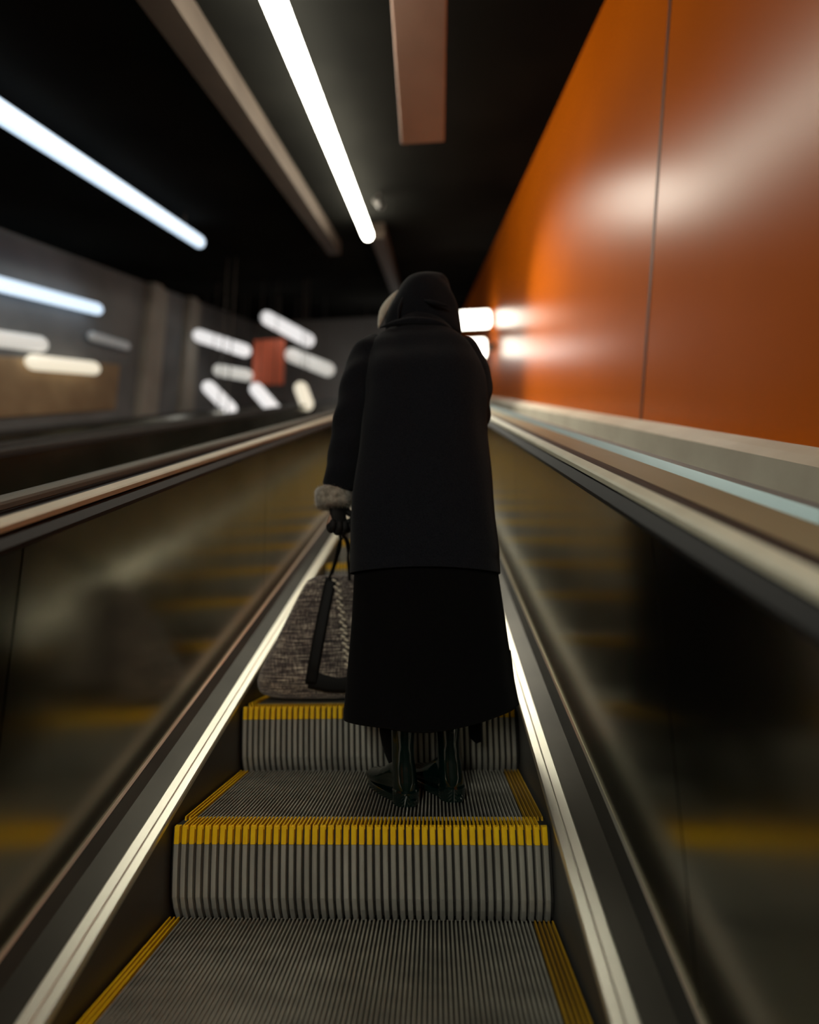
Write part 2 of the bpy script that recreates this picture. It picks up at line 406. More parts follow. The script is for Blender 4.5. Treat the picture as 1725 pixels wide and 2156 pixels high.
# ------------------------------------------------------------------ lamps
def lamp(name, label, p, q, r, m, rods=True, cat='lamp', group=None, top=None, wall=None):
    p = Vector(p); q = Vector(q); c = (p + q) / 2
    e = tag(empty(name, c), label, cat, group)
    MB().capsule(p, q, r).build('tube', m, e, smooth=True, loc=c)
    t = (q - p).normalized()
    if wall is not None:
        for s in (.12, .88):
            a = p.lerp(q, s)
            MB().tube([a, Vector((wall, a.y, a.z))], .02, 8).build('bracket', 'housing', e, loc=a)
    elif rods:
        for s in (.1, .9):
            a = p.lerp(q, s); MB().tube([a + Vector((0, 0, r * .8)), Vector((a.x, a.y, nose(a.y) + HC))], .008, 8).build('suspension_rod', 'housing', e, loc=a)
    return e
HL = 3.2
a = at_h(590, 0, HL); b = at_h(768, 495, HL)
a = b + (a - b) * 1.12; xm = (a.x + b.x) / 2
lamp('ceiling_lamp', 'brilliant warm-white tube lamp running up the dark ceiling above the hood', (xm, a.y, nose(a.y)+HL), (xm, b.y, nose(b.y)+HL), .062, 'lamp_main', cat='lamp')
# next lamp of the same row, lower down behind the viewer
lamp('ceiling_lamp', 'warm-white tube lamp of the same row over the foot of the escalator', (xm, YB+.3, nose(YB+.3)+HL), (xm, -1.2, nose(-1.2)+HL), .062, 'lamp_back', cat='lamp')
a = at_h(0, 235, HL); b = at_h(418, 508, HL); a = b + (a - b) * 1.3
lamp('ceiling_lamp', 'long blue-white tube lamp, upper left, pointing up toward the hooded head', a, b, .075, 'lamp_blue')
a = at_x(-60, 583, XL+.2); b = at_x(203, 650, XL+.2)
lamp('wall_lamp', 'blue-white tube lamp on the left wall, second from the top', a, b, .085, 'lamp_blue', wall=XL)
a = at_x(-40, 708, XL+.2); b = at_x(82, 724, XL+.2)
lamp('wall_lamp', 'short greyish lamp cut by the left edge, under the blue-white wall lamp', a, b, .10, 'lamp_dim', wall=XL)
a = at_x(72, 763, XL+.15); b = at_x(195, 775, XL+.15)
lamp('wall_lamp', 'cream lamp over the brown board on the left wall', a, b, .10, 'lamp_cream', wall=XL)
a = at_x(195, 708, XL+.15); b = at_x(265, 728, XL+.15)
lamp('wall_lamp', 'faint grey lamp right of the cream one', a, b, .07, mat('lamp_faint', (.5,.5,.5), .5, emit=.09, ecol=(.8,.85,.85)), wall=XL)
def far(label, pa, pb, Y, r, m, name='hanging_lamp', group=None):
    a = at_y(*pa, Y); b = at_y(*pb, Y)
    lamp(name, label, a, b, r, m, group=group)
far('slanted white lamp, highest of the far cluster left of the shoulder', (563, 670), (648, 716), 9.0, .14, 'lamp_white')
far('long white lamp left of the red board', (420, 707), (515, 738), 9.0, .13, 'lamp_white')
far('dim grey-white lamp just below the long white one', (462, 780), (520, 790), 9.2, .12, 'lamp_dim')
far('dim grey lamp right of the red board, close to the shoulder', (615, 748), (690, 778), 9.6, .15, 'lamp_dim')
far('double white lamp low, left of the red board', (440, 816), (484, 860), 8.0, .12, 'lamp_white')
far('short white slanted lamp directly below the red board', (540, 820), (580, 866), 8.0, .12, 'lamp_white')
far('yellowish oval lamp low, nearest the sleeve', (634, 818), (646, 850), 8.0, .12, 'lamp_cream')
far('dim greenish lamp lying lowest, just above the left handrails', (455, 910), (478, 908), 6.5, .09, mat('lamp_olive', (.5,.5,.4), .5, emit=.2, ecol=(1,.95,.7)))
a = at_y(765, 745, 11.2); b = at_y(850, 765, 11.2)  # unseen lamp, added to light the grey wall at the top
lamp('hanging_lamp', 'added landing lamp lighting the far end, hidden behind the hooded head', a, b, .10, 'lamp_landing_fill')
# red board
c = at_y(566, 760, 9.4)
e = tag(empty('red_sign', c), 'plain red board among the far lamps left of the shoulder', 'sign')
MB().box((c.x-.34, c.y-.03, c.z-.56), (c.x+.34, c.y+.03, c.z+.50)).build('panel', 'redsign', e, loc=c, bevel=.02)
for s in (-.2, .2):
    MB().tube([(c.x+s, c.y, c.z+.50), (c.x+s, c.y, nose(c.y)+HC)], .012, 8).build('suspension_rod', 'housing', e, loc=c)
# lightbox on the right, beyond the person's shoulder
p = at_y(1035, 672, 7.2); q = at_y(985, 660, 7.2)
e = tag(empty('lightbox', p), 'glowing white lightbox on the orange wall right of the hood', 'light')
c = at_y(1020, 672, 7.0)
MB().box((c.x-.42, c.y-.08, c.z-.13), (c.x+.10, c.y+.08, c.z+.13)).build('diffuser', 'lamp_sign', e, loc=c, bevel=.05)
MB().box((c.x+.10, c.y-.04, c.z-.03), (max(XR-.001, c.x+.12), c.y+.04, c.z+.03)).build('bracket', 'housing', e, loc=c)
c2 = at_y(1005, 732, 7.0)
e2 = tag(empty('lightbox', c2), 'lower smaller white lightbox beside the right shoulder', 'light')
MB().box((c2.x-.25, c2.y-.1, c2.z-.16), (c2.x+.14, c2.y+.1, c2.z+.12)).build('diffuser', 'lamp_sign', e2, loc=c2, bevel=.05)
MB().box((c2.x+.14, c2.y-.05, c2.z-.04), (XR-.001, c2.y+.05, c2.z+.04)).build('bracket', 'housing', e2, loc=c2)
# spot lamp added on the ceiling to brighten the orange wall
a = Vector((-.28, 4.5, nose(4.5) + HC - .14))
e = tag(empty('fill_spot', a), 'small dark spot lamp added beside the brilliant lamp to brighten the orange wall', 'fill_spot')
aim = Vector((XR, 3.9, nose(3.9) + .95)); dr = (aim - a).normalized()
MB().tube([a - dr * .10, a - dr * .09, a + dr * .02, a + dr * .05], [.02, .036, .04, .041], 20, cap=False).build('can', 'housing', e, smooth=True, loc=a)
MB().tube([a - dr * .02, Vector((a.x, a.y, nose(a.y) + HC))], .015, 8).build('stem', 'housing', e, loc=a)
ld = bpy.data.lights.new('beam', 'SPOT'); lo = bpy.data.objects.new('beam', ld); COL.objects.link(lo); lo.parent = e
lo.location = dr * .06; lo.rotation_euler = (-dr).to_track_quat('Z', 'Y').to_euler()
ld.energy = SPOT_POWER; ld.color = (1, .93, .78); ld.spot_size = math.radians(66); ld.spot_blend = 1.0; ld.shadow_soft_size = .18
# beams on the ceiling
a = at_h(360, 0, 3.3); b = at_h(690, 530, 3.3); a = b + (a - b) * 1.4; xx = (a.x + b.x) / 2; ww = .085
tag(MB().incl([(xx-ww, 3.24), (xx+ww, 3.24), (xx+ww, HC), (xx-ww, HC)], a.y, b.y).build('cable_tray', 'greybeam'), 'long grey-brown cable tray on the ceiling left of the brilliant lamp', 'cable tray')
a = at_y(890, 303, 2.6); z = a.z; l = at_y(845, 303, 2.6).x; r = at_y(936, 303, 2.6).x
tag(MB().box((l, 1.5, z), (r, a.y, z+.03)).build('duct', 'beam', bevel=.01), 'wide dull pink-brown ceiling panel ending above the hood', 'duct')
a = at_h(795, 490, 3.3); b = at_h(832, 600, 3.3)
tag(MB().incl([(a.x-.09, 3.22), (a.x+.09, 3.22), (a.x+.09, HC), (a.x-.09, HC)], a.y, b.y+3).build('cable_tray', 'greybeam'), 'short brown cable tray between the brilliant lamp and the hood', 'cable tray')

# ------------------------------------------------------------------ the person
PY = 1.47
ring_n = 48
def sring(cx, cy, z, rx, ry, ex=2.3, twist=0, fold=0., nf=9, ph=0., tilt=0.):
    out = []
    for j in range(ring_n):
        g = 2 * math.pi * j / ring_n
        c, s = math.cos(g), math.sin(g)
        x = math.copysign(abs(c) ** (2 / ex), c); y = math.copysign(abs(s) ** (2 / ex), s)
        k = 1 + fold * math.sin(nf * g + ph) + fold * .6 * math.sin((nf * 2 - 3) * g + ph * 2.1)
        out.append(Vector((cx + x * rx * k, cy + y * ry * k, z + tilt * c)))
    return out
def row(py, L, R, Y=PY):
    a = at_y(L, py, Y); b = at_y(R, py, Y)
    return (a.x + b.x) / 2, (a.z + b.z) / 2, abs(b.x - a.x) / 2, (b.z - a.z) / 2
hd = at_y(887, 662, PY + .055)                # middle of the head
FD = Vector((-.45, .85, -.12)).normalized()   # where the face looks
pel = at_y(893, 1110, PY); chest = at_y(895, 850, PY); neck = at_y(890, 715, PY + .02)
shL = at_y(800, 775, PY); shR = at_y(975, 775, PY)
elL = at_y(745, 900, PY + .0); wrL = at_y(712, 1060, PY + .05)
elR = at_y(988, 878, PY + .05); wrR = at_y(930, 900, PY + .25)
heelL = at_z(869, 1698, 0); heelR = at_z(968, 1688, 0)
toe_dir = Vector((-.56, .83, 0)).normalized()
# hand skeletons (shared by body and glove)
def hand_chain(wr, down, side_, fwd, grip=True):
    """palm and five fingers as point lists; the fingers curl toward fwd and back up"""
    ch = []
    palm_end = wr + down * .075
    for k in range(4):
        o = (k - 1.5) * .019
        Lk = (.036, .041, .038, .030)[k]
        a = palm_end + side_ * o + down * (.004 if k in (1, 2) else 0)
        b = a + (down * .55 + fwd * .75).normalized() * Lk
        c = b + (down * -.35 + fwd * .6).normalized() * Lk * .72
        d = c + (down * -.9 - fwd * .25).normalized() * Lk * .62
        ch.append([wr.lerp(a, .45), a, b, c, d])
    tb = wr + down * .022 + side_ * .026
    t1 = tb + (side_ * .6 + down * .5 + fwd * .45).normalized() * .034
    t2 = t1 + (down * .7 + fwd * .6 - side_ * .45).normalized() * .030
    t3 = t2 + (down * .35 + fwd * .35 - side_ * .9).normalized() * .022
    ch.append([wr + down * .008, tb, t1, t2, t3])
    return ch
downL = Vector((-.03, .04, -1)).normalized(); sideL = Vector((.88, .47, 0)).normalized(); fwdL = Vector((.47, -.88, 0)).normalized()
downL = (downL).normalized()
downR = Vector((-.8, .3, .2)).normalized(); sideR = Vector((0, .2, 1)).normalized(); fwdR = downR.cross(sideR).normalized()
chL = hand_chain(wrL, downL, sideL, fwdL); chR = hand_chain(wrR, downR, sideR, fwdR)
def skin_mesh(name, verts, edges, radii, m, parent, root=0, loc=(0, 0, 0), sub=2):
    me = bpy.data.meshes.new(name); o = bpy.data.objects.new(name, me); COL.objects.link(o)
    me.from_pydata([tuple(Vector(v) - Vector(loc)) for v in verts], edges, []); me.update()
    o.location = loc
    if parent is not None: o.parent = parent; o.location = Vector(loc) - parent.location
    sk = o.modifiers.new('skin', 'SKIN'); sk.use_smooth_shade = True
    lay = me.skin_vertices[0] if me.skin_vertices else None
    if lay is None:
        bm = bmesh.new(); bm.from_mesh(me); bm.verts.layers.skin.verify(); bm.to_mesh(me); bm.free(); lay = me.skin_vertices[0]
    for i, r in enumerate(radii):
        lay.data[i].radius = (r, r) if not isinstance(r, tuple) else r
        lay.data[i].use_root = (i == root)
    sb = o.modifiers.new('sub', 'SUBSURF'); sb.levels = sub; sb.render_levels = sub
    me.materials.append(M[m] if isinstance(m, str) else m)
    return o
V = []; E = []; RD = []
def addv(p, r, par=None):
    V.append(Vector(p)); RD.append(r); i = len(V) - 1
    if par is not None: E.append((par, i))
    return i
ip = addv(pel, (.12, .09)); ic = addv(pel.lerp(chest, .55), (.11, .08), ip); ic2 = addv(chest, (.12, .08), ic)
inn = addv(chest.lerp(neck, .8), (.07, .05), ic2); ink = addv(neck, .05, inn); ih0 = addv(hd - Vector((0, 0, .075)), .06, ink)
ih1 = addv(hd, (.064, .075), ih0); ih2 = addv(hd + Vector((0, 0, .065)), (.058, .066), ih1); ih3 = addv(hd + Vector((0, 0, .085)), (.03, .034), ih2)
inose = addv(hd + FD * .086 - Vector((0, 0, .012)), .011, ih1)
for (sh, el, wr, ch, iroot) in ((shL, elL, wrL, chL, 0), (shR, elR, wrR, chR, 0)):
    i1 = addv(sh, .034, inn); i2 = addv(el, .024, i1); i3 = addv(wr, .022, i2)
    for k, c in enumerate(ch):
        pr = i3
        for q, p in enumerate(c):
            pr = addv(p, (.0115 if q < 2 else .0078) * (.95 if k == 3 else 1), pr)
for heel, hx in ((heelL, -.075), (heelR, .075)):
    hip = pel + Vector((hx, 0, -.05)); ank = heel + toe_dir * .04 + Vector((0, 0, .09)); knee = hip.lerp(ank, .5) + Vector((0, .03, 0))
    i1 = addv(hip, .085, ip); i2 = addv(knee, .055, i1); i3 = addv(ank + Vector((0, 0, .16)), .026, i2); i4 = addv(ank, .020, i3)
    i5 = addv(ank + toe_dir * .11 - Vector((0, 0, .055)), (.016, .014), i4)
person = skin_mesh('person', V, E, RD, 'skin', None, 0, loc=(heelL.x + .04, heelL.y, 0))
tag(person, 'person in a long black hooded coat and rubber boots seen from behind, holding a bag', 'person')

# coat: torso
rows = [  # py, left, right, depth radius, exponent
    (1209, 736, 1053, .150, 2.4), (1190, 737, 1051, .150, 2.4), (1150, 737, 1048, .150, 2.4), (1100, 739, 1043, .150, 2.4), (1050, 743, 1039, .152, 2.4),
    (1000, 749, 1036, .152, 2.4), (950, 756, 1031, .150, 2.4), (918, 760, 1027, .150, 2.4), (890, 764, 1026, .150, 2.4), (850, 768, 1026, .150, 2.4),
    (800, 768, 1018, .145, 2.4), (765, 766, 1010, .140, 2.4), (738, 770, 996, .125, 2.4), (718, 785, 980, .105, 2.3), (702, 806, 962, .09, 2.2), (686, 826, 950, .08, 2.1), (672, 838, 944, .07, 2)]
R = []
for i, (py, L, Rr, ry, ex) in enumerate(rows):
    cx, z, rx, tl = row(py, L, Rr)
    R.append(sring(cx, PY + (.02 if i > 10 else 0), z, rx, ry, ex, fold=.008 if i < 12 else .003, nf=5, ph=i * .12, tilt=tl))
# hem: lifted a little at the back, inner lining ring so it has thickness
hem_in = [Vector((p.x + (R[0][ring_n//2].x - p.x) * 0, p.y, p.z)) for p in R[0]]
c0 = sum(R[0], Vector()) / ring_n
for p in R[0]:
    p.z += .010 * max(0, -(p.y - PY) / .15) * (1 - ((p.x - c0.x) / .2) ** 2)
in0 = [c0 + (p - c0) * .96 for p in R[0]]; in1 = [Vector((c0.x + (p.x - c0.x) * .93, c0.y + (p.y - c0.y) * .93, p.z + .12)) for p in R[0]]
def dense(R, n):
    out = []
    for i in range(len(R) - 1):
        for k in range(n):
            u = k / n; a_, b_, c_, d_ = R[max(i-1, 0)], R[i], R[i+1], R[min(i+2, len(R)-1)]
            out.append([.5 * ((2*b) + (c-a)*u + (2*a-5*b+4*c-d)*u*u + (3*b-a-3*c+d)*u**3) for a, b, c, d in zip(a_, b_, c_, d_)])
    out.append(R[-1]); return out
nr0 = 1
R = dense(R, 4)
for ri in R:
    cc0 = sum(ri, Vector()) / ring_n
    for j, p in enumerate(ri):
        d = p - cc0; d.z = 0; hgt = (p.z - R[0][0].z) / .9
        w = noise.noise(Vector((p.x * 7, p.y * 4, p.z * 3.0))) * .016 + noise.noise(Vector((p.x * 16, p.y * 12, p.z * 6 + 5))) * .005
        # long diagonal drape from the left shoulder blade, and the hollow between the shoulders
        w += -.010 * math.exp(-((p.x - cc0.x + .10 - .12 * (1 - hgt)) / .025) ** 2) * min(1, hgt * 1.4)
        w *= max(0, min(1, -(p.y - PY) / .08 + .15)) if hgt > .05 else .3
        p += d.normalized() * w
coat = MB().loft([in1, in0] + R, cap=False)
coat.f.append(tuple(range((len(R)+1) * ring_n, (len(R)+2) * ring_n)))
coat.build('coat', 'coat', person, smooth=True, loc=person.location, sub=1)
# sleeves
def sleeve(pts, rads, seg=24, ref=(0, 1, 0)):
    P = []; Rd = []
    n = len(pts); steps = 6
    for i in range(n - 1):
        for k in range(steps):
            u = k / steps
            p0 = pts[max(i-1, 0)]; p1 = pts[i]; p2 = pts[i+1]; p3 = pts[min(i+2, n-1)]
            P.append(.5 * ((2*p1) + (p2-p0)*u + (2*p0-5*p1+4*p2-p3)*u*u + (3*p1-p0-3*p2+p3)*u**3))
            Rd.append(rads[i] + (rads[i+1] - rads[i]) * u)
    P.append(pts[-1]); Rd.append(rads[-1])
    m = MB()
    m.tube(P, [(r * 1.08, r) for r in Rd], seg, True, ref=ref)
    # soft wrinkles
    for i, v in enumerate(m.v):
        p = Vector(v); k = i // seg
        c = P[k]; d = p - c
        w = .045 * math.sin(k * .95 + 2.2 * math.atan2(d.y, d.x)) + .17 * noise.noise(p * 12)
        m.v[i] = tuple(c + d * (1 + w))
    return m
def pw(px): return px / F * 1.5
sl = [at_y(806, 722, PY), at_y(783, 748, PY-.005), at_y(764, 800, PY-.01), at_y(750, 860, PY-.01), at_y(737, 920, PY), at_y(725, 975, PY+.02), at_y(712, 1030, PY+.04)]
sleeve(sl, [pw(24), pw(42), pw(44), pw(44), pw(41), pw(39), pw(34)]).build('sleeve', 'coat', person, smooth=True, loc=person.location, sub=1)
srp = [at_y(962, 722, PY), at_y(982, 752, PY), at_y(994, 800, PY), at_y(995, 845, PY), at_y(992, 885, PY+.04), at_y(965, 880, PY+.16), at_y(930, 895, PY+.22)]
sleeve(srp, [pw(22), pw(38), pw(40), pw(40), pw(39), pw(36), pw(34)]).build('sleeve', 'coat', person, smooth=True, loc=person.location, sub=1)
# fur cuffs
def cuff(c, ax, R0, r, name='fur_cuff', ax2=None, hl=.034, m='fur', fib=2600, fl=.007):
    ax = ax.normalized(); u = ax.orthogonal().normalized(); w = ax.cross(u)
    mb = MB(); segs = 32; rings = 16; rg = []
    for j in range(rings):
        g = 2 * math.pi * j / rings; cc, ss = math.cos(g), math.sin(g)
        a = math.copysign(abs(cc) ** .8, cc) * r; h = math.copysign(abs(ss) ** .6, ss) * hl
        rg.append((R0 + a, h))
    v = []; f = []
    for i in range(segs):
        t = 2 * math.pi * i / segs
        for (rr, h) in rg:
            p = c + (u * math.cos(t) + w * math.sin(t)) * rr + ax * h
            nrm = (u * math.cos(t) + w * math.sin(t))
            v.append(p + nrm * .003 * noise.noise(p * 60))
    for i in range(segs):
        for j in range(rings):
            f.append((i*rings+j, i*rings+(j+1) % rings, ((i+1) % segs)*rings+(j+1) % rings, ((i+1) % segs)*rings+j))
    mb.add(v, f)
    for _ in range(fib):
        t = random.random() * 2 * math.pi; g = random.random() * 2 * math.pi; cc, ss = math.cos(g), math.sin(g)
        a = math.copysign(abs(cc) ** .8, cc) * r; h = math.copysign(abs(ss) ** .6, ss) * hl
        rad = (u * math.cos(t) + w * math.sin(t)); p = c + rad * (R0 + a) + ax * h
        nr = (rad * cc + ax * ss).normalized(); tip = p + nr * fl * (.5 + random.random()) + Vector((random.uniform(-1, 1), random.uniform(-1, 1), random.uniform(-1.3, .5))) * fl * .5
        sd = nr.orthogonal().normalized() * .0005
        mb.add([p - sd, p + sd, tip], [(0, 1, 2)])
    return mb.build(name, m, person, smooth=True, loc=person.location)
cc_ = at_y(704, 1047, PY + .045)
cuff(cc_, Vector((.05, .02, -1)), .038, .024)
cuff(at_y(925, 893, PY + .24), Vector((-.8, .5, .1)), .036, .020, fib=600)
# gloves
def glove(wr, el, ch, loc):
    V = []; E = []; RD = []
    V.append(wr.lerp(el, .18)); RD.append(.031); V.append(wr); RD.append(.029); E.append((0, 1))
    mid = wr.lerp((ch[1][1] + ch[2][1]) / 2, .5); V.append(mid); RD.append((.032, .02)); E.append((1, 2))
    for k, c in enumerate(ch):
        pr = 2 if k < 4 else 1
        for q, p in enumerate(c[1:]):
            V.append(p); RD.append((.0125 if q == 0 else .0105) * (.93 if k == 3 else 1)); E.append((pr, len(V) - 1)); pr = len(V) - 1
    return skin_mesh('glove', V, E, RD, 'glove', person, 0, loc=loc)
glove(wrL, elL, chL, person.location); glove(wrR, elR, chR, person.location)
# hood
hrows = [(705, 808, 968, .085), (690, 808, 969, .105), (668, 810, 968, .118), (645, 820, 963, .122), (622, 834, 957, .118), (609, 846, 952, .105), (596, 868, 947, .082), (587, 889, 940, .05), (583, 905, 932, .022)]
R = []
for i, (py, L, Rr, ry) in enumerate(hrows):
    cx, z, rx, tl = row(py, L, Rr, PY + .03)
    R.append(sring(cx, PY + .045, z, rx, ry, 2.1, fold=.012, nf=4, ph=i * .7, tilt=-.008 if i < 6 else -.003))
hood = MB(); hood.loft(R, cap=False)
hood.f.append(tuple(range(8 * ring_n, 9 * ring_n)))
for i_, v_ in enumerate(hood.v):
    p = Vector(v_); c_ = Vector((hd.x, PY + .045, p.z)); d_ = p - c_
    k_ = .07 * noise.noise(Vector((p.x * 9, p.y * 9, p.z * 9 + 3))) + .10 * noise.noise(Vector((p.x * 20 + p.z * 22, p.y * 8, p.z * 10)))
    hood.v[i_] = tuple(p + d_ * k_ - Vector((0, 0, 0)))
hc = Vector((sum((p.x for p in R[3])) / ring_n, PY + .045, R[3][0].z))
open_dir = Vector((-.62, .78, -.1)).normalized()
keep = []
for f in hood.f:
    c = sum((Vector(hood.v[i]) for i in f), Vector()) / len(f) - hc
    if c.dot(open_dir) > .078 and len(f) == 4: continue
    keep.append(f)
hood.f = keep
o = hood.build('hood', 'coat', person, smooth=True, loc=person.location)
sm = o.modifiers.new('thick', 'SOLIDIFY'); sm.thickness = .006; sm.offset = -1
sb = o.modifiers.new('sub', 'SUBSURF'); sb.levels = 2; sb.render_levels = 2
# fold creases of the hood and collar seam: rolled cloth
def roll(pts, rad, nm='hood_fold', m='coat'):
    P = []; n = len(pts)
    for i in range(n - 1):
        for k in range(6):
            u = k / 6; p0 = pts[max(i-1, 0)]; p1 = pts[i]; p2 = pts[i+1]; p3 = pts[min(i+2, n-1)]
            P.append(.5 * ((2*p1) + (p2-p0)*u + (2*p0-5*p1+4*p2-p3)*u*u + (3*p1-p0-3*p2+p3)*u**3))
    P.append(pts[-1]); N_ = len(P)
    rr = [rad * max(.15, math.sin(math.pi * (i + .3) / (N_ - .4))) for i in range(N_)]
    MB().tube(P, rr, 12).build(nm, m, person, smooth=True, loc=person.location)
roll([at_y(800, 690, PY-.035), at_y(835, 680, PY-.068), at_y(880, 676, PY-.08), at_y(925, 682, PY-.075), at_y(962, 700, PY-.04)], .013, 'collar_roll')
roll([at_y(893, 632, PY-.068), at_y(915, 638, PY-.077), at_y(945, 645, PY-.05)], .007)
roll([at_y(838, 672, PY-.062), at_y(842, 645, PY-.055), at_y(858, 615, PY-.04), at_y(885, 592, PY-.01)], .006)
# fleece rim of the hood
rim = []
for i in range(29):
    g = 2 * math.pi * i / 28
    u = Vector((.78, .62, 0)); up = (Vector((0, 0, 1)) - open_dir * open_dir.z).normalized()
    rim.append(hc + open_dir * .086 + u * (math.cos(g) * .078) + up * (math.sin(g) * .088 - .012) - open_dir * .018 * math.sin(g))
MB().tube(rim, .016, 12, cap=False).build('fleece_lining', 'fleece', person, smooth=True, loc=person.location, sub=1)
roll([at_y(838, 612, PY+.04), at_y(822, 634, PY+.03), at_y(806, 660, PY+.02), at_y(797, 690, PY+.01)], .015, 'fleece_lining', 'fleece')
# hair at the forehead under the hood
MB().capsule(hd + FD * .035 + Vector((0, 0, .05)), hd - FD * .03 + Vector((0, 0, .05)), .046).build('hair', 'hair', person, smooth=True, loc=person.location)
# eyes and mouth
eu = FD.cross(Vector((0, 0, 1))).normalized()
for s in (-1, 1):
    c = hd + FD * .070 + eu * s * .028 + Vector((0, 0, .008)); MB().capsule(c - eu * .006, c + eu * .006, .007, 10).build('eye', 'hair', person, smooth=True, loc=person.location)
c = hd + FD * .066 - Vector((0, 0, .048)); MB().capsule(c - eu * .018, c + eu * .018, .005, 8).build('mouth', mat('lips', (.35, .12, .1), .5), person, smooth=True, loc=person.location)

# skirt of the long under-coat
srows = [(1185, 748, 1045, .135), (1215, 745, 1050, .138), (1300, 742, 1062, .150), (1400, 733, 1076, .165), (1470, 727, 1088, .178), (1505, 724, 1094, .182)]
R = []
for i, (py, L, Rr, ry) in enumerate(srows):
    cx, z, rx, tl = row(py, L, Rr)
    R.append(sring(cx, PY, z, rx, ry, 2.3, fold=.006 + .012 * i / 5, nf=7, ph=.6 + i * .05, tilt=tl * .5))
# hem line: sagging at the back middle, rising to the right edge
last = R[-1]; cx = sum(p.x for p in last) / ring_n
for p in last:
    u = (p.x - cx) / .27; back = max(0, -(p.y - PY) / .18)
    p.z += -.012 * back * (1 - u * u) + .012 * back * max(0, -u) + .030 * back * max(0, u) + .030 * max(0, u) ** 3 - .012 * max(0, -u) ** 3
in0 = [Vector((cx + (p.x - cx) * .97, PY + (p.y - PY) * .97, p.z)) for p in last]; in1 = [Vector((cx + (p.x - cx) * .93, PY + (p.y - PY) * .93, p.z + .15)) for p in last]
sk = MB().loft(R + [in0, in1], cap=False)
sk.build('long_skirt', 'skirt_cloth', person, smooth=True, loc=person.location, sub=1)
# long flap hanging at the right and the underlayer by the left leg
def flap(pts, Y, name, t=.006, m='skirt_cloth'):
    a = [at_y(x, y, Y) for x, y in pts]; n = len(a)
    v = a + [p + Vector((0, t, 0)) for p in a]
    f = [tuple(range(n)), tuple(range(2*n-1, n-1, -1))] + [(i, (i+1) % n, (i+1) % n + n, i+n) for i in range(n)]
    MB().add(v, f).build(name, m, person, loc=person.location)
flap([(985, 1510), (1012, 1520), (1013, 1562), (1003, 1566), (988, 1552)], PY+.02, 'coat_tail')
# trousers over the boot tops
def leg_cloth(pts, rads):
    MB().tube(pts, rads, 20, True, ref=(0, 1, 0)).build('trouser_leg', 'skirt_cloth', person, smooth=True, loc=person.location, sub=1)
leg_cloth([at_y(838, 1490, PY), at_y(832, 1540, PY+.02), at_y(836, 1590, PY+.03), at_y(842, 1625, PY+.03)], [.055, .050, .034, .020])
# boots
def boot(heel, shaft_px, label_side):
    """rubber boot: shaft, ankle, foot toward toe_dir, sole and heel"""
    base = Vector((heel.x, heel.y, 0)); d = toe_dir; s = Vector((d.y, -d.x, 0))
    top = at_y(shaft_px, 1500, heel.y + .07)
    def rg(c, rl, rw, tilt=0, n=28):   # ring: rl along d, rw across
        return [c + d * (math.cos(2*math.pi*j/n) * rl) + s * (math.sin(2*math.pi*j/n) * rw) + Vector((0, 0, math.cos(2*math.pi*j/n) * tilt)) for j in range(n)]
    mb = MB()
    R = []
    for z, fw, rl, rw in ((.012, .036, .036, .030), (.03, .037, .0385, .0325), (.05, .037, .038, .0325), (.075, .040, .037, .031), (.10, .044, .037, .0295), (.13, .046, .038, .029), (.17, .046, .041, .0305), (.22, .045, .044, .033), (.28, .044, .047, .036), (.33, .044, .049, .038)):
        c = base + d * fw; c.z = z; R.append(rg(c, rl, rw))
    mb.loft(R)
    R = []
    for a_, hh, ww in ((.004, .05, .020), (.02, .075, .029), (.05, .10, .031), (.08, .098, .031), (.11, .08, .034), (.14, .064, .0385), (.17, .056, .040), (.20, .050, .037), (.22, .042, .029), (.234, .030, .014)):
        c = base + d * a_; n = 20
        R.append([c + s * (math.copysign(abs(math.cos(2*math.pi*j/n)) ** .8, math.cos(2*math.pi*j/n)) * ww) + Vector((0, 0, .012 + (hh-.012) / 2 + math.sin(2*math.pi*j/n) * (hh-.012) / 2)) for j in range(n)])
    mb.loft(R)
    o = mb.build('boot', 'boot', person, smooth=True, loc=base)
    rm = o.modifiers.new('remesh', 'REMESH'); rm.mode = 'VOXEL'; rm.voxel_size = .004; rm.use_smooth_shade = True
    cs = o.modifiers.new('smooth', 'SMOOTH'); cs.factor = .5; cs.iterations = 14
    # sole
    so = MB(); c = base + d * .112
    def outl(k, z):
        o_ = []
        for j in range(32):
            g = 2 * math.pi * j / 32; a_ = math.cos(g); w_ = math.sin(g)
            o_.append(c + d * (a_ * .124 * k) + s * (w_ * (.034 + .009 * a_) * k) + Vector((0, 0, z)))
        return o_
    so.loft([outl(.98, .001), outl(1.0, .006), outl(1.0, .016), outl(.96, .018)]); so.build('sole', 'boot', o, loc=base)
    h0 = rg(base + d * .036, .0385, .034); h1 = rg(base + d * .036 + Vector((0, 0, .032)), .0405, .0355); h2 = rg(base + d * .036 + Vector((0, 0, .037)), .037, .033)
    MB().loft([h0, h1, h2]).build('heel', 'boot', o, loc=base)
    return o
boot(heelL, 868, 'left'); boot(heelR, 968, 'right')

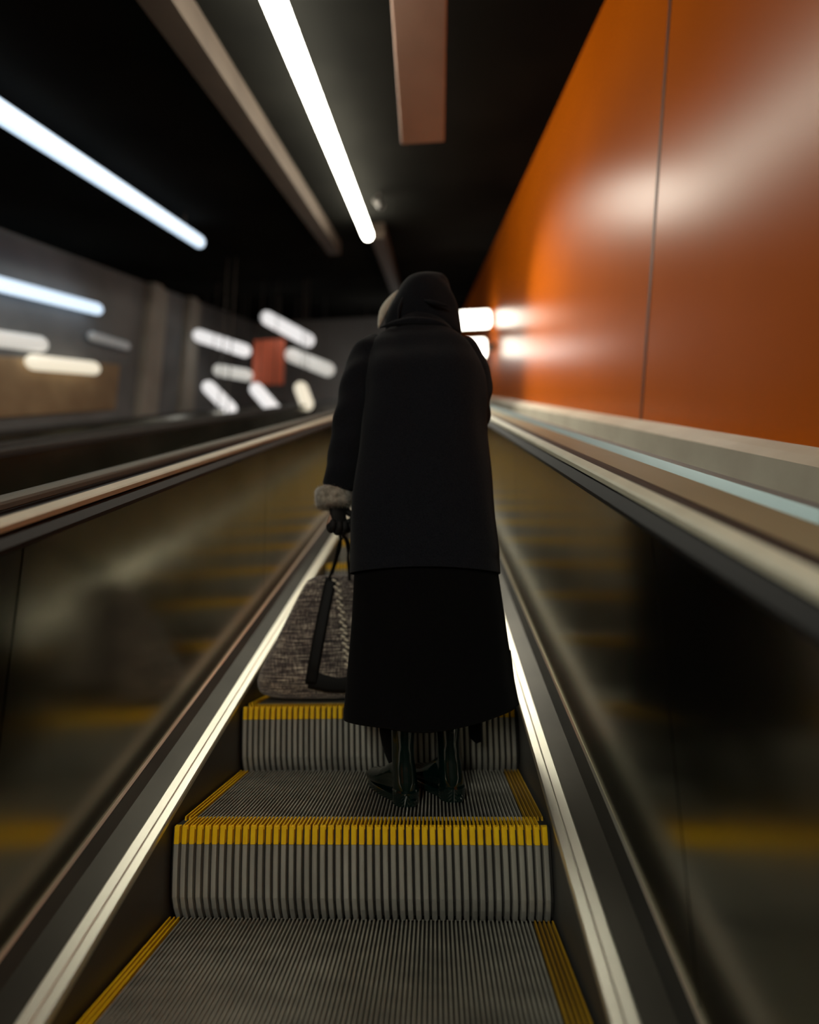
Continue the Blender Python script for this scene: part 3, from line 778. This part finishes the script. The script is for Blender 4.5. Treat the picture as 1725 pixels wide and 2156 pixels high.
# ------------------------------------------------------------------ the bag
BY = 1.83
step_z = RISE + .0015
brows = [(1210, 662, 775, .022), (1235, 648, 785, .036), (1270, 627, 795, .052), (1320, 601, 805, .070), (1370, 577, 812, .084), (1410, 553, 816, .090), (1440, 547, 818, .090), (1458, 556, 812, .082), (1468, 585, 800, .064)]
bag = tag(empty('handbag', (at_y(680, 1468, BY).x, BY, step_z)), 'brown and cream tweed handbag with black straps hanging by the left leg', 'handbag')
R = []
for i, (py, L, Rr, ry) in enumerate(brows):
    cx, z, rx, tl = row(py, L, Rr, BY)
    z = max(z, step_z + .0)
    yy = BY - .05 * (1 - i / 8) * 1.2
    R.append(sring(cx, yy, z, rx, ry, 2.7, fold=.010, nf=5, ph=i * .3))
zmin = R[-1][0].z
for ri in R:
    for p in ri: p.z = step_z + (p.z - zmin) * 1.0
for k, ri in enumerate(R):
    for q, p in enumerate(ri):
        n_ = noise.noise(p * 14) * .006; p.y += n_; p.x += n_ * .5
mb = MB().loft(R, cap=True)
o = mb.build('bag_body', 'tweed', bag, smooth=True, loc=bag.location, sub=1)
def front_y(px, py):                          # front surface of the bag below a pixel
    for i in range(len(brows) - 1):
        if brows[i][0] <= py <= brows[i+1][0]:
            u = (py - brows[i][0]) / (brows[i+1][0] - brows[i][0])
            L = brows[i][1] * (1-u) + brows[i+1][1] * u; Rr = brows[i][2] * (1-u) + brows[i+1][2] * u; ry = brows[i][3] * (1-u) + brows[i+1][3] * u
            c = (L + Rr) / 2; a = min(.98, abs(px - c) / ((Rr - L) / 2))
            return BY - .06 * (1 - (i + u) / 8) - ry * (1 - a ** 2.7) ** (1 / 2.7)
    return BY - .08
def ribbon(pts, w, name, m='strap', off=.004, parent=bag, th=.004):
    P = [at_y(x, y, front_y(x, y) - off) for x, y in pts]
    Pd = []
    for a, b in zip(P[:-1], P[1:]):
        for k in range(5): Pd.append(a.lerp(b, k / 5))
    Pd.append(P[-1])
    return MB().tube(Pd, [(th, w)] * len(Pd), 10, True, ref=(0, -1, 0)).build(name, m, parent, smooth=True, loc=parent.location)
ribbon([(698, 1216), (686, 1270), (672, 1340), (661, 1400), (655, 1440)], .022, 'strap')
ribbon([(652, 1428), (690, 1436), (740, 1438), (790, 1432)], .034, 'base_band', off=.001)
# stitched braid along the seam
st = MB()
for k in range(26):
    u = k / 25; x = 707 + 27 * u ** .8; y = 1222 + 185 * u
    c = at_y(x + (3 if k % 2 else -3), y, front_y(x, y) - .005)
    st.capsule(c + Vector((-.004, 0, .002)), c + Vector((.004, 0, -.002)), .0044, 8)
st.build('braid_trim', 'stitch', bag, smooth=True, loc=bag.location)
# handle loops up to the hand
grip = (chL[1][2] + chL[1][3]) / 2
def loop(pts, r, name='handle'):
    P = []; n = len(pts)
    for i in range(n - 1):
        for k in range(6):
            u = k / 6; p0 = pts[max(i-1, 0)]; p1 = pts[i]; p2 = pts[i+1]; p3 = pts[min(i+2, n-1)]
            P.append(.5 * ((2*p1) + (p2-p0)*u + (2*p0-5*p1+4*p2-p3)*u*u + (3*p1-p0-3*p2+p3)*u**3))
    P.append(pts[-1])
    MB().tube(P, [(r, r * .75)] * len(P), 10).build(name, 'strap', bag, smooth=True, loc=bag.location)
g0 = (chL[0][2] + chL[0][3]) / 2; g3 = (chL[3][2] + chL[3][3]) / 2
gz = Vector((0, 0, .012))
loop([at_y(692, 1222, BY-.085), at_y(706, 1180, 1.72), at_y(716, 1140, 1.62), g3 + gz, g0 + gz, at_y(733, 1140, 1.62), at_y(733, 1180, 1.72), at_y(736, 1222, BY-.08)], .0065)
loop([at_y(697, 1216, BY-.03), at_y(709, 1180, 1.75), at_y(718, 1145, 1.64), grip + gz, at_y(729, 1140, 1.65), at_y(735, 1180, 1.76), at_y(742, 1216, BY-.03)], .0055)
a = at_y(723, 1117, 1.57); b = at_y(721, 1130, 1.58)
MB().capsule(a, b, .0045, 10).build('buckle', 'buckle', bag, smooth=True, loc=bag.location)
bpy.context.view_layer.update()
